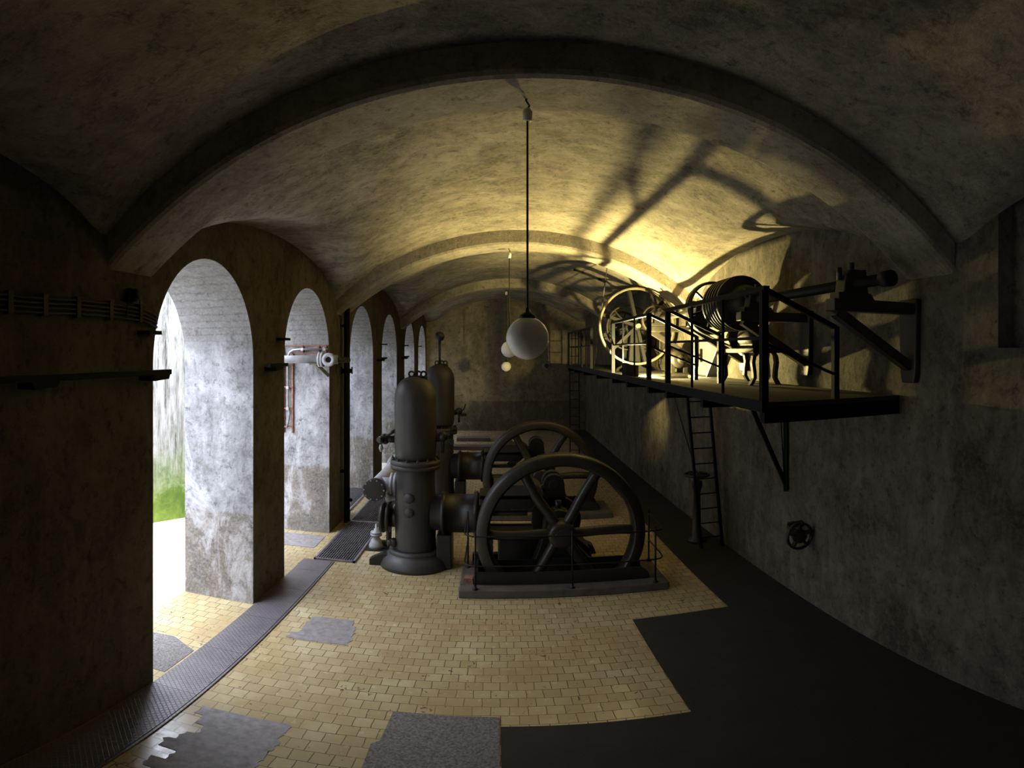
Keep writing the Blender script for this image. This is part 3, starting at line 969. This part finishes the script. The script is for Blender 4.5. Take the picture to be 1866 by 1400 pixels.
def pulley(parent, c, R, w, ns, mat, rim=.035, axis=(0, 1, 0), name='pulley', phase=0.3, sw=.022, smat=None):
    r = MB().ring(c, axis, R - rim, R, w, 56)
    c = Vector(c)
    r = r.build(name + '_rim', mat, parent)
    MB().lathe(c - Vector(axis) * (w * .5), axis, [(0, .04), (0, .085), (w, .085), (w, .04)], 20).build(name + '_hub', smat or mat, parent)
    for k in range(ns):
        a = 2 * PI * k / ns + phase
        d = Vector((math.cos(a), 0, math.sin(a)))
        MB().bar(c + d * .06, c + d * (R - rim * .6), sw * 1.2, sw * 2.4, up=(0, 1, 0)).build(name + '_spoke', smat or mat, parent)
pulley(t, (SX, 6.93, SZ), .335, .20, 6, M['geardark'], .025)
pulley(t, (SX, 9.62, SZ), .24, .10, 5, M['bench'], .025)
t = thing('line_shaft', (SX, 11.3, SZ), 'short second line shaft beyond the large gallery flywheel', 'line shaft')
MB().cyl((SX, 11.32, SZ), (SX, 13.9, SZ), .045, 20).build('shaft', M['geardark'], t)
pulley(t, (SX, 12.24, SZ), .30, .12, 6, M['bench'], .03)
pulley(t, (SX, 12.85, SZ), .22, .16, 4, M['bench'], .03)

# the large flywheel on its own pedestal
t = thing('gallery_flywheel', (2.5, 10.2, DZ), 'large six-spoked flywheel standing on the gallery, its rim lit yellow', 'flywheel')
pulley(t, (2.50, 10.2, 3.44), .70, .13, 6, M['gear'], .04, phase=.75, sw=.045, name='wheel', smat=M['black'])
pulley(t, (2.50, 10.85, 3.44), .44, .09, 6, M['bench'], .03, phase=.2, name='belt_pulley', smat=M['black'])
MB().cyl((2.50, 10.05, 3.44), (2.50, 11.2, 3.44), .04, 16).build('axle', M['gear'], t)
for y in (10.42, 11.0):
    MB().prism([(2.28, DZ), (2.80, DZ), (2.76, DZ + .06), (2.64, DZ + .12), (2.58, 3.30), (2.62, 3.40), (2.58, 3.5), (2.5, 3.53), (2.42, 3.5), (2.40, 3.4), (2.44, 3.3), (2.40, DZ + .12), (2.30, DZ + .06)], 'y', y, y + .10).build('pedestal', M['black'], t, bevel=.01)

# belts from the shaft pulleys
def belt(c0, r0, c1, r1, y, w, label):
    c0, c1 = Vector((c0[0], 0, c0[1])), Vector((c1[0], 0, c1[1]))
    dv = c1 - c0
    L = dv.length
    base = math.atan2(dv.z, dv.x)
    off = math.acos((r0 - r1) / L)
    pts = []
    n = 20
    for k in range(n + 1):
        a = base + off + (2 * PI - 2 * off) * k / n
        pts.append((c0.x + r0 * math.cos(a), c0.z + r0 * math.sin(a)))
    for k in range(n + 1):
        a = base - off + 2 * off * k / n
        pts.append((c1.x + r1 * math.cos(a), c1.z + r1 * math.sin(a)))
    vs, fs = [], []
    m = len(pts)
    th = .008
    cx, cz = (c0.x + c1.x) / 2, (c0.z + c1.z) / 2
    for i, (x, z) in enumerate(pts):
        p, q = pts[i - 1], pts[(i + 1) % m]
        tx, tz = q[0] - p[0], q[1] - p[1]
        l = math.hypot(tx, tz) or 1
        nx_, nz_ = tz / l, -tx / l
        for e, yy in ((0, y - w / 2), (0, y + w / 2), (th, y + w / 2), (th, y - w / 2)):
            vs.append((x + nx_ * e, yy, z + nz_ * e))
    for i in range(m):
        j = (i + 1) % m
        for e in range(4):
            fs.append((i * 4 + e, i * 4 + (e + 1) % 4, j * 4 + (e + 1) % 4, j * 4 + e))
    o = MB().add(vs, fs).build('drive_belt', M['belt'], at=(c1.x, y, c1.z))
    tag(o, label, 'belt', 'leather drive belts')
    return o

# cast-iron machines on S-shaped legs against the wall
def make_bench():
    t = thing('belt_driven_machine', (2.95, 6.95, DZ), 'cast-iron machine on curved legs below the grooved drum', 'machine', 'machines on curved legs along the gallery')
    for y in (6.52, 7.38):
        for s in (-1, 1):
            x = 3.02 + s * .14
            pts = [(x - s * .03, 2.98), (x, 2.94), (x + s * .015, 2.86), (x, 2.76), (x - s * .005, 2.68), (x + s * .03, 2.62), (x + s * .045, DZ)]
            poly = [(a - .022, b) for a, b in pts] + [(a + .022, b) for a, b in reversed(pts)]
            MB().prism(poly, 'y', y - .03, y + .03).build('leg', M['bench'], t)
    MB().box((2.84, 6.45, 2.97), (3.2, 7.45, 3.03)).build('bed', M['bench'], t, bevel=.01)
    b = MB().lathe((3.02, 6.6, 3.16), (0, 1, 0), [(0, .04), (0, .11), (.03, .13), (.42, .13), (.45, .11), (.45, .04)], 28).box((2.92, 6.65, 3.02), (3.12, 7.0, 3.12)).build('cylinder', M['bench'], t)
    MB().cyl((3.02, 6.55, 3.16), (3.02, 7.46, 3.16), .022, 12).build('spindle', M['bench'], t)
    MB().ring((3.02, 7.34, 3.16), (0, 1, 0), .10, .125, .12, 32).lathe((3.02, 7.27, 3.16), (0, 1, 0), [(0, .02), (0, .11), (.01, .11), (.01, .02)], 28).build('drive_pulley', M['bench'], t)
    MB().box((2.97, 7.12, 3.02), (3.07, 7.2, 3.2)).build('bearing_block', M['bench'], t, bevel=.01)
    return t
bench = make_bench()
bench.location.y -= .41
for y, x, lab in ((11.85, 0.06, 'cast-iron machine on curved legs just beyond the large gallery flywheel'), (13.8, .06, 'farthest cast-iron machine on curved legs, behind the end railing')):
    c = copy_tree(bench)
    c.location = Vector((2.95 + x, y, DZ))
    c['label'] = lab
belt((SX, SZ), .337, (3.02, 3.16), .127, 6.93, .09, 'leather belt from the spoked pulley down to the machine below')

belt((SX, SZ), .302, (3.08, 3.16), .127, 12.24, .09, 'leather belt from the second shaft, beyond the large gallery flywheel')

o = MB()
o.add([(3.12, 8.30, DZ), (3.30, 8.30, DZ), (3.30, 7.88, 3.0), (3.12, 7.88, 3.0), (3.12, 8.315, DZ + .012), (3.30, 8.315, DZ + .012), (3.30, 7.895, 3.012), (3.12, 7.895, 3.012)], [(0, 1, 2, 3), (4, 7, 6, 5), (0, 4, 5, 1), (2, 6, 7, 3), (1, 5, 6, 2), (0, 3, 7, 4)])
tag(o.build('leaning_board', M['board'], at=(3.2, 8.3, DZ)), 'blue-grey board leaning against the wall on the gallery', 'board')

t = thing('electric_motor', (2.95, 9.4, DZ), 'dark round-bodied motor on the gallery by the wall, right of the large flywheel', 'motor')
MB().lathe((2.98, 9.15, 2.86), (0, 1, 0), [(0, .03), (0, .10), (.03, .145), (.1, .16), (.42, .16), (.49, .145), (.52, .10), (.52, .03)], 32).build('motor_body', M['geardark'], t)
MB().box((2.84, 9.2, DZ), (2.90, 9.6, 2.78)).box((3.06, 9.2, DZ), (3.12, 9.6, 2.78)).box((2.82, 9.18, DZ), (3.14, 9.62, DZ + .03)).build('motor_foot', M['geardark'], t)
MB().cyl((2.98, 9.0, 2.86), (2.98, 9.16, 2.86), .02, 12).lathe((2.98, 9.0, 2.86), (0, 1, 0), [(0, .02), (0, .08), (.09, .08), (.09, .02)], 24).build('motor_pulley', M['geardark'], t)

# work lamp that lights the vault
t = thing('work_lamp', (LAMP.x, LAMP.y, DZ), 'lit yellow work lamp on the gallery floor behind an added curved black light shield', 'lamp')
MB().lathe((LAMP.x, LAMP.y, DZ), (0, 0, 1), [(0, .08), (.015, .08), (.03, .02), (LAMP.z - DZ - .02, .016)], 20).build('stand', M['black'], t)
sh = MB()  # added plate, its rim shaped to keep lamp light off piers and left vault
vs, fs = [], []
for k in range(25):
    a = math.radians(112 + (280 - 112) * k / 24)
    ad = math.degrees(a)
    el = 18 + 9 * min(1, max(0, min((ad - 112) / 38, (248 - ad) / 32)))
    rim = .17 * math.tan(math.radians(el))
    for r_, z_ in ((.165, -.12), (.17, rim), (.174, rim), (.169, -.12)):
        vs.append((LAMP.x + r_ * math.cos(a), LAMP.y + r_ * math.sin(a), LAMP.z + z_))
for k in range(24):
    for e in range(4):
        fs.append((k * 4 + e, k * 4 + (e + 1) % 4, k * 4 + 4 + (e + 1) % 4, k * 4 + 4 + e))
fs += [(0, 1, 2, 3), (96, 97, 98, 99)]
sh.add(vs, fs).bar((LAMP.x - .165, LAMP.y, LAMP.z - .1), (LAMP.x, LAMP.y, LAMP.z - .1), .02, .01)
sh.build('shield', M['black'], t)
MB().ball(LAMP, .03, 24).build('bulb', M['glow'], t)

# pull rod up to the vault
o = MB().cyl((2.08, 12.4, DZ), (1.62, 8.2, 4.60), .008, 8)
o = MB().cyl((1.98, 11.75, DZ), (1.98, 10.2, arc(1.98, ZV) + .02), .009, 8)
tag(o.build('tie_rod', M['iron'], at=(1.98, 11.75, DZ)), 'thin black rod slanting from the gallery edge up to the vault', 'rod')

# valve gear low on the right wall
t = thing('wall_pulley', (XR, 5.57, .9), 'dark spoked wheel low on the right wall', 'wheel')
pulley(t, (3.14, 5.5, .92), .165, .04, 5, M['iron'], .03, name='wheel')
MB().bar((3.14, 5.54, .92), (3.14, 5.75, .98), .05, .05).bar((3.14, 5.75, .98), (XR, 5.75, .98), .06, .06).build('wheel_arm', M['iron'], t)
t = thing('valve_column', (2.98, 8.27, 0), 'dark standing valve with a flat handwheel below the ladder', 'valve')
MB().lathe((2.98, 8.35, 0.006), (0, 0, 1), [(0, .14), (.03, .14), (.06, .07), (.8, .055), (.9, .085), (.98, .085), (1.0, .03), (1.12, .025)], 24).build('column', M['iron'], t)
hw = MB().ring((2.98, 8.35, 1.09), (0, 0, 1), .17, .205, .035, 36)
for k in range(3):
    a = PI * k / 3
    hw.bar((2.98 - .18 * math.cos(a), 8.35 - .18 * math.sin(a), 1.09), (2.98 + .18 * math.cos(a), 8.35 + .18 * math.sin(a), 1.09), .025, .02)
hw.build('handwheel', M['iron'], t)
MB().cyl((2.98, 8.35, 1.1), (2.45, 7.9, 2.45), .010, 8).build('spindle', M['iron'], t)

# ------------------------------------------------------------------ fittings on the arcade
def rail_piece(y0, y1, label):
    t = thing('wall_rail', (XL, y0, 2.83), label, 'rail', 'flat rails on the arcade piers')
    MB().box((-2.52, y0, 2.81), (-2.47, y1, 2.85)).build('flat_bar', M['black'], t)
    ys = [y0 + .12, y1 - .14] if y1 - y0 > .8 else [(y0 + y1) / 2]
    if y1 - y0 > 2:
        ys = [2.55, y1 - .14]
    for y in ys:
        MB().prism([(y - .12, 2.81), (y + .12, 2.81), (y + .10, 2.775), (y - .10, 2.765)], 'x', XL, -2.47).build('bracket', M['black'], t)
rail_piece(1.2, 3.98, 'long black flat rail on the nearest pier, its end jutting into the archway')
rail_piece(6.08, 6.63, 'short black flat rail on the second pier')
rail_piece(12.3, 13.1, 'short black flat rail between the third and fourth archways')
rail_piece(15.7, 16.45, 'short black flat rail on the third rib pier')
for y, lab in ((3.78, 'black wall peg on the nearest pier'), (6.70, 'black wall peg on the second pier'), (13.15, 'black wall peg at the fourth archway'), (16.44, 'black wall peg at the fifth archway'), (19.42, 'black wall peg at the sixth archway')):
    o = MB().box((XL, y - .07, 3.125), (-2.50, y + .10, 3.155)).build('wall_peg', M['black'], at=(XL, y, 3.14))
    tag(o, lab, 'peg', 'wall pegs on the arcade')

t = thing('cable_bundle', (XL, 2.5, 3.25), 'four parallel black cables clipped along the nearest pier', 'cables')
for k in range(4):
    z = 3.335 - .030 * k
    pts = [(XL + .03, 1.0 + 2.5 * j / 10, z - .006 * math.sin(j * 1.3)) for j in range(11)]
    pts += [(XL + .03, 3.70, z - .012), (XL + .03, 3.86, z - .035), (XL + .022, 3.95, z - .055), (XL - .01, 3.965, z - .07), (XL - .12, 3.965, z - .10)]
    MB().tube(pts, .009, 8).build('cable', M['cable'], t)
for y in (2.35, 2.65, 2.97, 3.33, 3.70):
    MB().box((XL, y - .02, 3.22), (XL + .045, y + .02, 3.36)).build('cable_clip', M['cable'], t)
t = thing('bell_insulator', (XL, 3.6, 3.41), 'round dark insulator with two looped wires above the cables', 'insulator')
MB().lathe((XL, 3.6, 3.42), (1, 0, 0), [(0, .06), (.02, .06), (.05, .045), (.07, .05), (.09, .03), (.092, .0001)], 24).build('knob', M['geardark'], t)
for s in (-1, 1):
    MB().tube([(XL + .05, 3.6 + s * .05, 3.42), (XL + .05, 3.6 + s * .075, 3.38), (XL + .045, 3.6 + s * .085, 3.30), (XL + .04, 3.6 + s * .09, 3.24)], .005, 6).build('wire', M['cable'], t)

# standing black pipe on the rib pier, with the branch through the second archway
t = thing('standpipe', (-2.51, 9.6, 0), 'tall black standpipe on the pier between the second and third archways', 'pipe')
MB().cyl((-2.51, 9.6, 0), (-2.51, 9.6, 3.76), .052, 24).build('pipe', M['black'], t)
MB().lathe((-2.51, 9.6, 2.62), (0, 0, 1), [(0, .052), (0, .09), (.03, .09), (.035, .075), (.04, .09), (.07, .09), (.07, .052)], 24).build('flange', M['black'], t)
for a in (0, 1.57, 3.14, 4.71):
    MB().cyl((-2.51 + .088 * math.cos(a + .4), 9.6 + .088 * math.sin(a + .4), 2.60), (-2.51 + .088 * math.cos(a + .4), 9.6 + .088 * math.sin(a + .4), 2.72), .013, 8).build('bolt', M['black'], t)
for z in (.9, 3.4):
    MB().box((XL, 9.55, z), (-2.5, 9.65, z + .04)).build('wall_clip', M['black'], t)
MB().cyl((-2.51, 9.6, .42), (-2.42, 9.55, .42), .03, 12).build('drain_cock', M['black'], t)

t = thing('branch_pipe', (-3.0, 8.72, 2.86), 'pale grey flanged pipe crossing the second archway high up', 'pipe')
MB().cyl((-4.3, 8.68, 2.86), (-2.62, 8.68, 2.86), .062, 24).build('pipe', M['pipe'], t)
MB().lathe((-2.72, 8.68, 2.86), (1, 0, 0), [(0, .062), (0, .115), (.035, .115), (.04, .09), (.045, .115), (.08, .115), (.08, .06)], 28).build('flange_pair', M['pipe'], t)
tee = MB().cyl((-2.64, 8.68, 2.86), (-2.42, 8.68, 2.86), .07, 24).cyl((-2.52, 8.68, 2.86), (-2.52, 8.56, 2.86), .06, 24)
tee.lathe((-2.52, 8.56, 2.86), (0, -1, 0), [(0, .06), (0, .105), (.035, .105), (.036, .045), (.0, .044)], 32, caps=False)
tee.build('tee', M['pipe'], t)
MB().cyl((-2.52, 8.565, 2.86), (-2.52, 8.535, 2.86), .046, 20).build('dark_bore_disc', M['black'], t)  # black disc gives the open pipe end its dark inside
MB().cyl((-2.45, 8.70, 2.86), (-2.49, 9.58, 2.84), .05, 20).build('link_pipe', M['iron'], t)
MB().bar((-2.78, 8.70, 2.80), (-2.62, 8.88, 2.60), .03, .05).box((-2.86, 8.62, 2.775), (-2.72, 8.74, 2.80)).build('pipe_bracket', M['gear'], t)

t = thing('conduit_frame', (-3.1, 8.88, 2.4), 'rusty angle-iron frame with grey conduit on the side of the second archway', 'conduit frame')
fr = MB()
for x in (-3.375, -3.225):
    fr.box((x - .012, 8.86, 1.66), (x + .012, 8.90, 3.09 if x < -3.3 else 2.97))
fr.box((-3.375, 8.86, 3.07), (-2.62, 8.90, 3.09)).box((-3.225, 8.86, 2.95), (-2.62, 8.90, 2.97))
for z in (1.75, 2.05, 2.40, 2.75):
    fr.box((-3.375, 8.85, z), (-3.225, 8.9, z + .022))
for x in (-3.05, -2.78, -2.66):
    fr.box((x - .012, 8.85, 2.95), (x + .012, 8.9, 3.09))
fr.build('frame', M['rust'], t)
pts = [(-2.62, 8.845, 3.02), (-3.1, 8.845, 3.02), (-3.2, 8.845, 3.01), (-3.265, 8.845, 2.97), (-3.295, 8.845, 2.9), (-3.30, 8.845, 2.8), (-3.30, 8.845, 2.1), (-3.27, 8.845, 2.0), (-3.29, 8.845, 1.85), (-3.32, 8.845, 1.75)]
MB().tube(pts, .018, 10).build('conduit', M['steel'], t)
for x, z in ((-3.05, 3.02), (-2.68, 3.02), (-3.3, 2.4), (-3.3, 2.06)):
    MB().box((x - .022, 8.82, z - .022), (x + .022, 8.86, z + .022)).build('clamp', M['steel'], t)

t = thing('spill_pipe', (-5.1, 8.7, 2.87), 'short pale pipe stub poking out of the mossy yard wall', 'pipe')
MB().cyl((-5.25, 8.95, 2.87), (-4.93, 8.72, 2.86), .045, 18).build('pipe', M['pipe'], t)
MB().lathe((-5.0, 8.77, 2.862), (.8, -.58, 0), [(0, .045), (0, .07), (.03, .07), (.03, .045)], 18).build('flange', M['pipe'], t)

# small boss on the end wall
t = thing('wall_boss', (1.87, YB, 2.43), 'small dark round boss on the far end wall right of the farthest lamp', 'boss')
MB().lathe((1.87, YB, 2.43), (0, -1, 0), [(0, .17), (.03, .16), (.05, .10)], 24).build('plate', M['concrete'], t)
MB().lathe((1.87, YB, 2.43), (0, -1, 0), [(.0, .085), (.12, .075)], 20).build('boss', M['iron'], t)
